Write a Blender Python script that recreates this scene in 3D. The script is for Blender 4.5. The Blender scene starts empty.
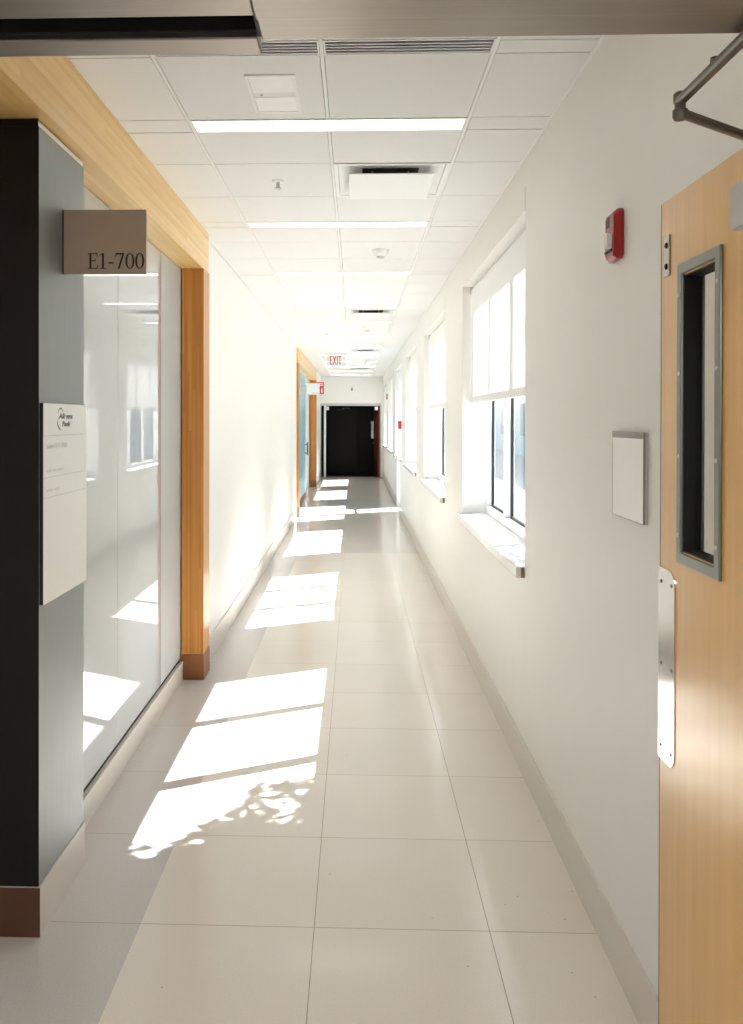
import bpy, bmesh, math, random
from mathutils import Vector, Matrix
random.seed(7)
SC = bpy.context.scene
COL = SC.collection
CEIL = 3.08
XR, XL = 0.845, -1.075          # corridor wall faces
YE = 24.9                       # end wall

# ------------------------------------------------------------------ materials
def lin(c):
    return tuple(((v/255)/12.92 if v/255 <= .04045 else ((v/255+.055)/1.055)**2.4) for v in c) + (1.0,)

class NT:
    """small helper round a material's node tree"""
    def __init__(self, name):
        self.m = bpy.data.materials.new(name); self.m.use_nodes = True
        self.t = self.m.node_tree; self.t.nodes.clear()
        self.out = self.t.nodes.new('ShaderNodeOutputMaterial')
    def n(self, kind, **kw):
        nd = self.t.nodes.new(kind)
        for k, v in kw.items():
            if k.startswith('_'): setattr(nd, k[1:], v)
            else: nd.inputs[k.replace('__', ' ')].default_value = v
        return nd
    def l(self, a, b): self.t.links.new(a, b)
    def math(self, op, a, b=None):
        nd = self.n('ShaderNodeMath', _operation=op)
        for i, v in enumerate((a, b)):
            if v is None: continue
            if isinstance(v, (int, float)): nd.inputs[i].default_value = v
            else: self.l(v, nd.inputs[i])
        return nd.outputs[0]
    def mix(self, fac, a, b):
        nd = self.n('ShaderNodeMix', _data_type='RGBA')
        for s, v in ((nd.inputs[0], fac), (nd.inputs[6], a), (nd.inputs[7], b)):
            if isinstance(v, (int, float)): s.default_value = v
            elif isinstance(v, tuple): s.default_value = v
            else: self.l(v, s)
        return nd.outputs[2]
    def principled(self, color=None, rough=.5, metal=0., spec=.5, bump=None, coat=0., bump_strength=.1, coat_rough=.03):
        b = self.n('ShaderNodeBsdfPrincipled')
        b.inputs['Roughness'].default_value = rough
        b.inputs['Metallic'].default_value = metal
        b.inputs['Specular IOR Level'].default_value = spec
        b.inputs['Coat Weight'].default_value = coat
        b.inputs['Coat Roughness'].default_value = coat_rough
        if isinstance(color, tuple): b.inputs['Base Color'].default_value = color
        elif color is not None: self.l(color, b.inputs['Base Color'])
        if bump is not None:
            bp = self.n('ShaderNodeBump', Strength=bump_strength, Distance=.01)
            self.l(bump, bp.inputs['Height']); self.l(bp.outputs[0], b.inputs['Normal'])
        self.l(b.outputs[0], self.out.inputs[0])
        return b

def plain(name, rgb, rough=.5, metal=0., spec=.5, noise=.03, scale=40., coat=0.):
    t = NT(name)
    tc = t.n('ShaderNodeTexCoord')
    nz = t.n('ShaderNodeTexNoise', Scale=scale, Detail=3.); t.l(tc.outputs['Object'], nz.inputs['Vector'])
    c = lin(rgb)
    d = tuple(v*(1-noise*2) for v in c[:3])+(1,)
    t.principled(t.mix(nz.outputs[0], d, tuple(min(1, v*(1+noise)) for v in c[:3])+(1,)), rough, metal, spec, coat=coat)
    return t.m

def wood(name, light, dark, axis, rough=.35, strip=.0, coat=.25, fine=60.):
    """straight grain running along `axis`; strip > 0 adds laminated bamboo strips of that width"""
    t = NT(name)
    tc = t.n('ShaderNodeTexCoord')
    mp = t.n('ShaderNodeMapping')
    s = [fine, fine, fine]; s[axis] = fine*.03
    mp.inputs['Scale'].default_value = s
    t.l(tc.outputs['Object'], mp.inputs['Vector'])
    n1 = t.n('ShaderNodeTexNoise', Scale=1., Detail=4., Roughness=.6); t.l(mp.outputs[0], n1.inputs['Vector'])
    mp2 = t.n('ShaderNodeMapping')
    s2 = [6., 6., 6.]; s2[axis] = .45
    mp2.inputs['Scale'].default_value = s2
    t.l(tc.outputs['Object'], mp2.inputs['Vector'])
    n2 = t.n('ShaderNodeTexNoise', Scale=1., Detail=2.); t.l(mp2.outputs[0], n2.inputs['Vector'])
    f = t.math('ADD', t.math('MULTIPLY', n1.outputs[0], .55), t.math('MULTIPLY', n2.outputs[0], .45))
    if strip:
        sx = t.n('ShaderNodeSeparateXYZ'); t.l(tc.outputs['Object'], sx.inputs[0])
        o = [i for i in range(3) if i != axis]
        su = t.math('ADD', sx.outputs[o[0]], sx.outputs[o[1]])
        idx = t.math('FLOOR', t.math('DIVIDE', su, strip))
        ix2 = t.math('FLOOR', t.math('ADD', t.math('DIVIDE', sx.outputs[axis], 1.1), t.math('MULTIPLY', idx, .37)))
        cb = t.n('ShaderNodeCombineXYZ'); t.l(idx, cb.inputs[0]); t.l(ix2, cb.inputs[1])
        wn = t.n('ShaderNodeTexWhiteNoise', _noise_dimensions='2D'); t.l(cb.outputs[0], wn.inputs['Vector'])
        f = t.math('ADD', t.math('MULTIPLY', f, .7), t.math('MULTIPLY', wn.outputs[0], .3))
    r = t.n('ShaderNodeValToRGB')
    r.color_ramp.elements[0].position = .25; r.color_ramp.elements[0].color = lin(dark)
    r.color_ramp.elements[1].position = .75; r.color_ramp.elements[1].color = lin(light)
    t.l(f, r.inputs[0])
    t.principled(r.outputs[0], rough, coat=coat, coat_rough=.15)
    return t.m

def emitter(name, rgb, strength):
    t = NT(name)
    e = t.n('ShaderNodeEmission', Strength=strength); e.inputs[0].default_value = lin(rgb)
    t.l(e.outputs[0], t.out.inputs[0]); return t.m

def floor_material():
    t = NT('polished terrazzo tile')
    tc = t.n('ShaderNodeTexCoord'); sx = t.n('ShaderNodeSeparateXYZ'); t.l(tc.outputs['Object'], sx.inputs[0])
    X, Y = sx.outputs[0], sx.outputs[1]
    XA, Y0, T = -.1417, 2.8192, .61
    def line(v, o, hw):
        q = t.math('FRACT', t.math('ADD', t.math('DIVIDE', t.math('SUBTRACT', v, o), T), 100.5))
        return t.math('LESS_THAN', t.math('MULTIPLY', t.math('ABSOLUTE', t.math('SUBTRACT', q, .5)), T), hw)
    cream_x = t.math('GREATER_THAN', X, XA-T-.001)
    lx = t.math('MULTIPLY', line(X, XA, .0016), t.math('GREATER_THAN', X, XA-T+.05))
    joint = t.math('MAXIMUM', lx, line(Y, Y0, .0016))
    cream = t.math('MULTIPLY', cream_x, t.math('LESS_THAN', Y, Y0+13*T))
    fine = t.n('ShaderNodeTexNoise', Scale=160., Detail=4., Roughness=.7); t.l(tc.outputs['Object'], fine.inputs['Vector'])
    big = t.n('ShaderNodeTexNoise', Scale=2.2, Detail=2.); t.l(tc.outputs['Object'], big.inputs['Vector'])
    # each tile a little different
    cb = t.n('ShaderNodeCombineXYZ')
    t.l(t.math('FLOOR', t.math('DIVIDE', t.math('SUBTRACT', X, XA), T)), cb.inputs[0])
    t.l(t.math('FLOOR', t.math('DIVIDE', t.math('SUBTRACT', Y, Y0), T)), cb.inputs[1])
    wn = t.n('ShaderNodeTexWhiteNoise', _noise_dimensions='2D'); t.l(cb.outputs[0], wn.inputs['Vector'])
    c1 = t.mix(fine.outputs[0], lin((218, 210, 199)), lin((243, 237, 228)))
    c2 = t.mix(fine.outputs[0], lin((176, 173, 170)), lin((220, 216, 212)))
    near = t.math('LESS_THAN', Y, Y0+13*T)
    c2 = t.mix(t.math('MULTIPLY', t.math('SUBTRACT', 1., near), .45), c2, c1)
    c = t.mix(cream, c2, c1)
    c = t.mix(t.math('MULTIPLY', t.math('ADD', t.math('MULTIPLY', wn.outputs[0], .6), big.outputs[0]), .10), c, lin((170, 150, 130)))
    # scattered dark chips
    vo = t.n('ShaderNodeTexVoronoi', Scale=9.); t.l(tc.outputs['Object'], vo.inputs['Vector'])
    c = t.mix(t.math('MULTIPLY', t.math('LESS_THAN', vo.outputs['Distance'], .035), .45), c, lin((120, 90, 70)))
    c = t.mix(t.math('MULTIPLY', joint, .75), c, lin((122, 98, 72)))
    b = t.principled(c, .13, spec=.5)
    ro = t.math('ADD', t.math('MULTIPLY', big.outputs[0], .06), t.math('ADD', t.math('MULTIPLY', joint, .4), .09))
    t.l(ro, b.inputs['Roughness'])
    return t.m

def glass_material(name, tint, ior=1.5):
    t = NT(name)
    tr = t.n('ShaderNodeBsdfTransparent'); tr.inputs[0].default_value = tint
    gl = t.n('ShaderNodeBsdfGlossy', Roughness=.0); gl.inputs[0].default_value = (1, 1, 1, 1)
    fr = t.n('ShaderNodeFresnel', IOR=ior)
    ge = t.n('ShaderNodeNewGeometry')
    mx = t.n('ShaderNodeMixShader'); t.l(t.math('MULTIPLY', fr.outputs[0], t.math('SUBTRACT', 1., ge.outputs['Backfacing'])), mx.inputs[0]); t.l(tr.outputs[0], mx.inputs[1]); t.l(gl.outputs[0], mx.inputs[2])
    t.l(mx.outputs[0], t.out.inputs[0]); return t.m

def shade_material():
    t = NT('white roller blind fabric')
    tc = t.n('ShaderNodeTexCoord')
    w = t.n('ShaderNodeTexNoise', Scale=400., Detail=1.); t.l(tc.outputs['Object'], w.inputs['Vector'])
    c = t.mix(w.outputs[0], (.86, .86, .85, 1), (.93, .93, .92, 1))
    d = t.n('ShaderNodeBsdfDiffuse'); t.l(c, d.inputs[0])
    tl = t.n('ShaderNodeBsdfTranslucent'); t.l(c, tl.inputs[0])
    mx = t.n('ShaderNodeMixShader'); mx.inputs[0].default_value = .24
    t.l(d.outputs[0], mx.inputs[1]); t.l(tl.outputs[0], mx.inputs[2]); t.l(mx.outputs[0], t.out.inputs[0]); return t.m

def leaf_material():
    t = NT('green leaf')
    d = t.n('ShaderNodeBsdfDiffuse'); d.inputs[0].default_value = (.06, .14, .03, 1)
    t.l(d.outputs[0], t.out.inputs[0]); return t.m

def brushed(name, rgb, rough=.32, axis=2, metal=1.):
    t = NT(name)
    tc = t.n('ShaderNodeTexCoord'); mp = t.n('ShaderNodeMapping')
    s = [220., 220., 220.]; s[axis] = 4.
    mp.inputs['Scale'].default_value = s; t.l(tc.outputs['Object'], mp.inputs['Vector'])
    n = t.n('ShaderNodeTexNoise', Scale=1., Detail=2.); t.l(mp.outputs[0], n.inputs['Vector'])
    n2 = t.n('ShaderNodeTexNoise', Scale=3., Detail=2.); t.l(tc.outputs['Object'], n2.inputs['Vector'])
    c = lin(rgb)
    b = t.principled(t.mix(n.outputs[0], tuple(v*.88 for v in c[:3])+(1,), tuple(min(1, v*1.08) for v in c[:3])+(1,)), rough, metal)
    t.l(t.math('ADD', t.math('MULTIPLY', n2.outputs[0], .12), rough-.06), b.inputs['Roughness'])
    return t.m

M = {}
M['floor'] = floor_material()
M['wall'] = plain('off white wall paint', (237, 236, 232), .45, spec=.4, noise=.008, scale=6)
M['ceil'] = plain('ceiling tile', (230, 230, 229), .9, spec=.1, noise=.02, scale=180)
M['grid'] = plain('white grid metal', (238, 238, 236), .5)
M['gap'] = plain('dark shadow gap', (84, 80, 76), .9, spec=0)
M['white'] = plain('white painted metal', (238, 239, 238), .4, noise=.01)
M['base'] = plain('pale stone skirting', (216, 209, 200), .3, noise=.02, scale=120)
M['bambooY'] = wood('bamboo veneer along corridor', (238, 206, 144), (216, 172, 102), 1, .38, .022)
M['bambooZ'] = wood('bamboo veneer upright', (206, 144, 62), (170, 100, 32), 2, .38, .013)  # header's wood with the post's dimmer light put into the colour
M['brownbase'] = plain('brown stained base', (142, 88, 50), .45, noise=.06, scale=30)
M['maple'] = wood('maple door veneer', (228, 180, 96), (206, 150, 64), 2, .30, 0, .7, 34.)
M['steel'] = brushed('brushed steel', (188, 188, 184), .32)
M['pilastersteel'] = brushed('dull pilaster steel', (146, 150, 149), .5, 2, .6)
M['visionsteel'] = brushed('grey window frame steel', (140, 143, 137), .35)
M['signframe'] = plain('grey sign frame', (150, 147, 141), .4)
M['steelX'] = brushed('brushed header metal', (150, 142, 134), .38, 0)
M['steelP'] = brushed('polished steel', (214, 213, 210), .1)
M['armmetal'] = brushed('grey door arm metal', (120, 116, 110), .35, 1)
M['dark'] = plain('black recess', (14, 12, 11), .6, noise=.1)
M['gasket'] = plain('black rubber gasket', (22, 26, 28), .6)
M['glass'] = glass_material('pale window glass', (.865, .885, .895, 1))
M['clear'] = glass_material('clear plastic', (.93, .95, .95, 1))
M['gloss'] = plain('back painted white glass', (180, 184, 186), .015, spec=.62, noise=.004, coat=.6)
M['satin'] = plain('satin grey panel', (180, 184, 184), .35, spec=.4, noise=.01)
M['alu'] = plain('white aluminium frame', (232, 235, 236), .35, noise=.01)
M['sill'] = plain('white sill', (235, 234, 230), .25, noise=.01)
M['core'] = plain('brown core board end', (150, 124, 90), .7, noise=.1)
M['shade'] = shade_material()
M['lamp'] = emitter('lamp diffuser', (255, 250, 243), 2.6)
M['fillpanel'] = emitter('added fill diffuser', (255, 250, 243), 11.)  # glow of the added fill panels
M['red'] = plain('red plastic', (158, 22, 34), .3, noise=.03)
M['redsign'] = plain('red sign face', (206, 36, 52), .4, noise=.02)
M['exitred'] = emitter('lit red letters', (226, 40, 50), .55)
M['lens'] = plain('clear strobe lens', (236, 236, 236), .05, coat=.8)
M['pinkmark'] = plain('pale red lettering', (190, 92, 98), .5)
M['signgrey'] = plain('taupe sign plate', (162, 144, 127), .45, spec=.4, noise=.02)
M['ink'] = plain('black ink', (20, 18, 18), .5)
M['paper'] = plain('white sign face', (240, 240, 237), .25, noise=.006)
M['faint'] = plain('faint grey print', (198, 199, 198), .4)
M['logogrey'] = plain('dark grey print', (92, 98, 94), .4)
M['blue'] = plain('pale blue door face', (140, 186, 202), .3, spec=.4, noise=.02)
M['mahog'] = wood('red brown door', (142, 74, 48), (104, 46, 28), 2, .35)
M['black'] = plain('dark vestibule', (12, 11, 10), .6, spec=.2, noise=.1)  # unlit far room: its darkness is put into the colour
M['blackdoor'] = plain('dark door face', (10, 9, 8), .5, spec=.2, noise=.1)
M['greymetal'] = plain('light grey enamel', (196, 196, 196), .4)
M['ground'] = plain('pale paving', (196, 194, 188), .8, noise=.05, scale=4)
M['bark'] = plain('bark', (92, 72, 54), .9, noise=.15)
M['leaf'] = leaf_material()
M['shaded'] = plain('dark bronze panel', (22, 17, 13), .5, spec=.25, noise=.12, scale=12)  # same grey metal with the front's shade put into the colour
M['facade'] = plain('pale blue facade', (206, 220, 224), .6, noise=.02, scale=3)
M['facadeglass'] = plain('facade glass', (176, 194, 200), .1)
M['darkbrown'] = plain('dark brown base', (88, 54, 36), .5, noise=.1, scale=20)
M['entry'] = plain('entry wall paint', (216, 214, 210), .6)

# ------------------------------------------------------------------ mesh builder
class MB:
    def __init__(self): self.v, self.f, self.mi, self.mats = [], [], [], []
    def _m(self, m):
        if m not in self.mats: self.mats.append(m)
        return self.mats.index(m)
    def raw(self, vs, fs, m):
        o = len(self.v); k = self._m(m)
        self.v += [tuple(p) for p in vs]
        for f in fs: self.f.append([i+o for i in f]); self.mi.append(k)
        return self
    def box(self, x0, x1, y0, y1, z0, z1, m):
        vs = [(x, y, z) for z in (z0, z1) for y in (y0, y1) for x in (x0, x1)]
        return self.raw(vs, [(0, 2, 3, 1), (4, 5, 7, 6), (0, 1, 5, 4), (2, 6, 7, 3), (0, 4, 6, 2), (1, 3, 7, 5)], m)
    def prism(self, pts, d, m):
        """pts: planar polygon in 3D, extruded along vector d"""
        n = len(pts); vs = [Vector(p) for p in pts] + [Vector(p)+Vector(d) for p in pts]
        fs = [tuple(range(n-1, -1, -1)), tuple(range(n, 2*n))] + [(i, (i+1) % n, n+(i+1) % n, n+i) for i in range(n)]
        return self.raw(vs, fs, m)
    def ring(self, outer, inner, d, m):
        """closed band between two loops with equal counts, extruded along d"""
        n = len(outer); d = Vector(d)
        vs = [Vector(p) for p in outer]+[Vector(p) for p in inner]
        vs += [p+d for p in vs]
        fs = []
        for i in range(n):
            j = (i+1) % n
            fs += [(i, j, n+j, n+i), (2*n+j, 2*n+i, 3*n+i, 3*n+j), (j, i, 2*n+i, 2*n+j), (n+i, n+j, 3*n+j, 3*n+i)]
        return self.raw(vs, fs, m)
    def lathe(self, c, axis, prof, m, seg=24, a0=0, caps=True):
        """prof: list of (radius, offset along axis) turned about axis through c"""
        ax = Vector(axis).normalized(); u = ax.orthogonal().normalized(); w = ax.cross(u); c = Vector(c)
        vs, fs = [], []
        for r, h in prof:
            for i in range(seg):
                a = 2*math.pi*i/seg
                vs.append(c+ax*h+(u*math.cos(a)+w*math.sin(a))*r)
        for k in range(len(prof)-1):
            for i in range(seg):
                j = (i+1) % seg
                fs.append((k*seg+i, k*seg+j, (k+1)*seg+j, (k+1)*seg+i))
        if caps:
            fs.append(tuple(range(seg-1, -1, -1))); fs.append(tuple(range((len(prof)-1)*seg, len(prof)*seg)))
        return self.raw(vs, fs, m)
    def tube(self, a, b, r, m, seg=14):
        a, b = Vector(a), Vector(b)
        return self.lathe(a, b-a, [(r, 0), (r, (b-a).length)], m, seg)
    def build(self, name, parent=None, bevel=0., smooth=False, org=None):
        me = bpy.data.meshes.new(name)
        off = Vector((0, 0, 0))
        if parent is not None:
            p = parent
            while p is not None: off += p.location; p = p.parent
        elif org is not None: off = Vector(org)
        elif org is None and self.v:
            xs = [[p[i] for p in self.v] for i in range(3)]
            off = Vector(((min(xs[0])+max(xs[0]))/2, (min(xs[1])+max(xs[1]))/2, min(xs[2])))
        me.from_pydata([Vector(p)-off for p in self.v], [], self.f)
        for m in self.mats: me.materials.append(M[m])
        for p, k in zip(me.polygons, self.mi): p.material_index = k
        bm = bmesh.new(); bm.from_mesh(me); bmesh.ops.recalc_face_normals(bm, faces=bm.faces); bm.to_mesh(me); bm.free()
        o = bpy.data.objects.new(name, me); COL.objects.link(o)
        if parent is not None: o.parent = parent
        else: o.location = off
        if bevel:
            b = o.modifiers.new('Bevel', 'BEVEL'); b.width = bevel; b.segments = 2; b.limit_method = 'ANGLE'
        if smooth:
            for p in me.polygons: p.use_smooth = True
            try: me.set_sharp_from_angle(angle=math.radians(40))
            except Exception: pass
        return o

def box(x0, x1, y0, y1, z0, z1, m): return MB().box(x0, x1, y0, y1, z0, z1, m)
def tag(o, label=None, cat=None, group=None, kind=None):
    if label: o['label'] = label
    if cat: o['category'] = cat
    if group: o['group'] = group
    if kind: o['kind'] = kind
    return o
def thing(name, loc, label, cat, group=None, kind=None):
    o = bpy.data.objects.new(name, None); o.location = loc; o.empty_display_size = .1
    COL.objects.link(o); return tag(o, label, cat, group, kind)
def text_obj(txt, size, origin, right, up, m, parent, name='lettering', depth=.0008, shear=0., width=None, bold=0.):
    """flat raised lettering; origin = lower-left corner, right/up unit vectors"""
    cu = bpy.data.curves.new('t', 'FONT'); cu.body = txt; cu.size = size; cu.offset = bold; cu.extrude = depth; cu.shear = shear
    to = bpy.data.objects.new('t', cu); COL.objects.link(to)
    dg = bpy.context.evaluated_depsgraph_get(); dg.update()
    me = bpy.data.meshes.new_from_object(to.evaluated_get(dg))
    bpy.data.objects.remove(to)
    R, U = Vector(right), Vector(up); N = R.cross(U)
    xs = [v.co.x for v in me.vertices]; w = max(xs)-min(xs); x0 = min(xs); k = (width/w) if width else 1.
    off = Vector((0, 0, 0)); p = parent
    while p is not None: off += p.location; p = p.parent
    for v in me.vertices:
        v.co = Vector(origin)+R*((v.co.x-x0)*k)+U*v.co.y+N*v.co.z-off
    me.materials.clear(); me.materials.append(M[m])
    o = bpy.data.objects.new(name, me); COL.objects.link(o); o.parent = parent
    return o
ORD = ['nearest', 'second', 'third', 'fourth', 'fifth', 'sixth', 'seventh', 'eighth', 'ninth', 'tenth', 'eleventh', 'twelfth', 'thirteenth', 'fourteenth']

# ------------------------------------------------------------------ room shell
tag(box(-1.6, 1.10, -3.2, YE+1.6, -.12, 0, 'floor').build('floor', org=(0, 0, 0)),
    'polished cream and grey tiled corridor floor with sun patches', 'floor', kind='structure')

WY0, PITCH, WW = 4.07, 3.63, 2.36
WIN = [(WY0+PITCH*k, WY0+PITCH*k+WW) for k in range(6)]
SILL, HEAD, XO = .985, 2.822, 1.10
DY0, DY1 = 15.74, 16.56         # glazed door in the fourth opening
w = MB()
w.box(XR, XO, 1.06, DY0, 0, SILL, 'wall').box(XR, XO, DY1, YE+.2, 0, SILL, 'wall')
w.box(XR, XO, 1.06, YE+.2, HEAD, CEIL+.25, 'wall')
edges = [1.06]+[e for p in WIN for e in p]+[YE+.2]
for i in range(0, len(edges), 2): w.box(XR, XO, edges[i], edges[i+1], SILL, HEAD, 'wall')
for a, b in WIN[:2]: w.box(XR-.0006, XR+.002, a+.012, a+.0145, HEAD, HEAD+.12, 'gap')
tag(w.build('wall_right', org=(0, 0, 0)), 'long white window wall on the right of the corridor', 'wall', kind='structure')

P2A, P2B = 14.68, 21.2          # far portal: near post front, far post front
w = MB()
w.box(-1.6, XL, 5.69, P2A+.001, 0, CEIL+.25, 'wall').box(-1.6, XL, P2B+.24, YE+.2, 0, CEIL+.25, 'wall')
w.box(-1.6, -1.45, 1.06, 2.74, 0, CEIL+.25, 'wall').box(-1.6, -1.215, 2.74, 5.69, 0, CEIL+.25, 'wall').box(-1.6, -1.215, P2A, P2B+.24, 0, CEIL+.25, 'wall')
tag(w.build('wall_left', org=(0, 0, 0)), 'white wall on the left between the two wooden portals', 'wall', kind='structure')

EX0, EX1, EH = -1.06, .775, 2.225
w = MB()
w.box(-1.6, EX0, YE, YE+.2, 0, CEIL+.25, 'wall').box(EX1, 1.1, YE, YE+.2, 0, CEIL+.25, 'wall').box(EX0, EX1, YE, YE+.2, EH, CEIL+.25, 'wall')
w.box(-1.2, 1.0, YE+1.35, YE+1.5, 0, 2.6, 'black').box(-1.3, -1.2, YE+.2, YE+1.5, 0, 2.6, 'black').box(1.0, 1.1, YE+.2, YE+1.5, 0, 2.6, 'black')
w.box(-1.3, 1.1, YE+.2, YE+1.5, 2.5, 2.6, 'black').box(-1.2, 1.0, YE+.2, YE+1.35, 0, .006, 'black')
tag(w.build('wall_back', org=(0, 0, 0)), 'pale wall at the far end around the dark doorway', 'wall', kind='structure')

# skirting
b = MB()
for y0, y1 in ((1.06, DY0), (DY1, YE)): b.box(XR-.010, XR+.001, y0, y1, 0, .172, 'base')
tag(b.build('baseboard_right', bevel=.002), 'pale skirting along the window wall', 'baseboard', kind='structure')
b = MB()
b.box(XL-.001, XL+.012, 5.69, P2A, 0, .172, 'base').box(XL-.001, XL+.012, P2B+.24, YE, 0, .172, 'base')
tag(b.build('baseboard_left', bevel=.002), 'pale skirting along the white left wall', 'baseboard', kind='structure')

# ceiling: backing, lay-in tiles and runners in one object
GX = [-1.343, -.733, -.123, .487, 1.097]
GY0, T = 3.513, .61
LROW = [k for k in range(-3, 36, 3)]           # rows that carry a light strip
DROW = [1, 10, 19, 28]
c = MB()
c.box(-1.6, 1.10, .85, YE+.2, CEIL+.02, CEIL+.25, 'gap')
def tile(x0, x1, y0, y1):
    x0 = max(x0, -1.079); x1 = min(x1, XR+.0); y1 = min(y1, YE)
    if x1-x0 > .02 and y1-y0 > .02: c.box(x0+.009, x1-.009, y0+.0035, y1-.0035, CEIL, CEIL+.021, 'ceil')
for k in range(-4, 36):
    y0, y1 = GY0+T*k, GY0+T*(k+1)
    if y0 > YE: break
    for i in range(4):
        if k in LROW:
            if i in (0, 3): tile(GX[i], GX[i+1], y0, y0+.15); tile(GX[i], GX[i+1], y0+.154, y1)
            else: tile(GX[i], GX[i+1], y0+.154, y1)
        elif k == -2:
            tile(GX[i], GX[i+1], y0, y1-.115 if i in (1, 2) else y1-.10)
            if i in (0, 3): tile(GX[i], GX[i+1], y1-.10, y1)
        elif k in DROW and i == 2: pass
        else: tile(GX[i], GX[i+1], y0, y1)
for x in (GX[1], GX[3]): c.box(x-.0065, x+.0065, .86, YE, CEIL-.001, CEIL+.02, 'grid')
ya = .86
for k in LROW:          # the middle runner stops at each light strip
    yb_ = GY0+T*k
    if yb_ > ya and yb_ < YE: c.box(GX[2]-.0065, GX[2]+.0065, ya, yb_, CEIL-.001, CEIL+.02, 'grid'); ya = yb_+.154
if ya < YE: c.box(GX[2]-.0065, GX[2]+.0065, ya, YE, CEIL-.001, CEIL+.02, 'grid')
c.box(XR-.012, XR, 1.06, YE, CEIL-.002, CEIL+.02, 'grid')
tag(c.build('ceiling', org=(0, 0, 0)), 'white suspended tile ceiling over the corridor', 'ceiling', kind='structure')

# linear lights
n = 0
for k in LROW:
    y0 = GY0+T*k
    if y0 < 1.5 or y0 > 24.5: continue
    lab = 'linear ceiling light strip hidden above the metal header' if n == 0 else '%s linear ceiling light strip %s' % (ORD[n-1], 'of the row, ahead of the nearest square diffuser' if n == 1 else 'counting away along the corridor ceiling')
    t = thing('linear_ceiling_light', (-.123, y0+.075, CEIL), lab, 'ceiling light', 'linear lights across the ceiling')
    h = MB()
    x0, x1, a, bb = -.725, .479, y0+.004, y0+.150
    h.box(x0, x1, a, a+.008, CEIL-.003, CEIL+.05, 'grid').box(x0, x1, bb-.008, bb, CEIL-.003, CEIL+.05, 'grid')
    h.box(x0, x0+.008, a+.008, bb-.008, CEIL-.003, CEIL+.05, 'grid').box(x1-.008, x1, a+.008, bb-.008, CEIL-.003, CEIL+.05, 'grid')
    h.box(x0, x1, a, bb, CEIL+.05, CEIL+.06, 'grid')
    h.build('housing', t)
    box(x0+.008, x1-.008, a+.008, bb-.008, CEIL+.001, CEIL+.006, 'lamp').build('diffuser', t)
    n += 1

# square supply diffusers
for i, k in enumerate(DROW):
    y0, y1, x0, x1 = GY0+T*k+.006, GY0+T*(k+1)-.006, -.114, .478
    t = thing('square_ceiling_diffuser', ((x0+x1)/2, (y0+y1)/2, CEIL),
              '%s square air diffuser with a flat drop panel in the ceiling' % ORD[i], 'air vent', 'square air diffusers in the ceiling')
    f = MB()
    f.ring([(x0, y0, CEIL-.004), (x1, y0, CEIL-.004), (x1, y1, CEIL-.004), (x0, y1, CEIL-.004)],
           [(x0+.02, y0+.02, CEIL-.004), (x1-.02, y0+.02, CEIL-.004), (x1-.02, y1-.02, CEIL-.004), (x0+.02, y1-.02, CEIL-.004)], (0, 0, .01), 'white')
    f.build('frame', t)
    f = MB()   # sloping throat up to the neck
    a, q = .022, .175
    o = [(x0+a, y0+a, CEIL-.002), (x1-a, y0+a, CEIL-.002), (x1-a, y1-a, CEIL-.002), (x0+a, y1-a, CEIL-.002)]
    p = [(x0+q, y0+q, CEIL+.025), (x1-q, y0+q, CEIL+.025), (x1-q, y1-q, CEIL+.025), (x0+q, y1-q, CEIL+.025)]
    f.raw(o+p, [(i_, (i_+1) % 4, 4+(i_+1) % 4, 4+i_) for i_ in range(4)], 'white')
    f.build('throat', t)
    box(x0+q-.005, x1-q+.005, y0+q-.005, y1-q+.005, CEIL+.025, CEIL+.035, 'dark').build('neck', t)
    box(x0+.075, x1-.075, y0+.06, y1-.06, CEIL-.038, CEIL-.032, 'white').build('drop_panel', t, bevel=.004)
    for hx in (x0+.20, x1-.20):
        for hy in (y0+.20, y1-.20): MB().tube((hx, hy, CEIL-.0325), (hx, hy, CEIL+.025), .004, 'greymetal', 8).build('hanger', t)

# slot diffusers just beyond the doorway header
for i, (x0, x1, lab) in enumerate(((-.725, -.131, 'long slot air vent over the left half, partly behind the header'),
                                  (-.115, .479, 'long slot air vent over the middle, just beyond the metal header'))):
    y0, y1 = 2.788, 2.900
    t = thing('slot_air_vent', ((x0+x1)/2, (y0+y1)/2, CEIL), lab, 'air vent', 'slot vents beyond the header')
    f = MB(); z = CEIL-.003
    f.ring([(x0, y0, z), (x1, y0, z), (x1, y1, z), (x0, y1, z)], [(x0+.006, y0+.006, z), (x1-.006, y0+.006, z), (x1-.006, y1-.006, z), (x0+.006, y1-.006, z)], (0, 0, .02), 'white')
    f.build('frame', t)
    box(x0+.006, x1-.006, y0+.006, y1-.006, CEIL+.012, CEIL+.018, 'dark').build('backing', t)
    for s in range(4):
        yy = y0+.022+s*.022
        MB().prism([(x0+.007, yy, z), (x0+.007, yy+.009, z), (x0+.007, yy+.013, z+.013), (x0+.007, yy+.009, z+.013)], (x1-x0-.014, 0, 0), 'greymetal').build('louver', t)

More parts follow.
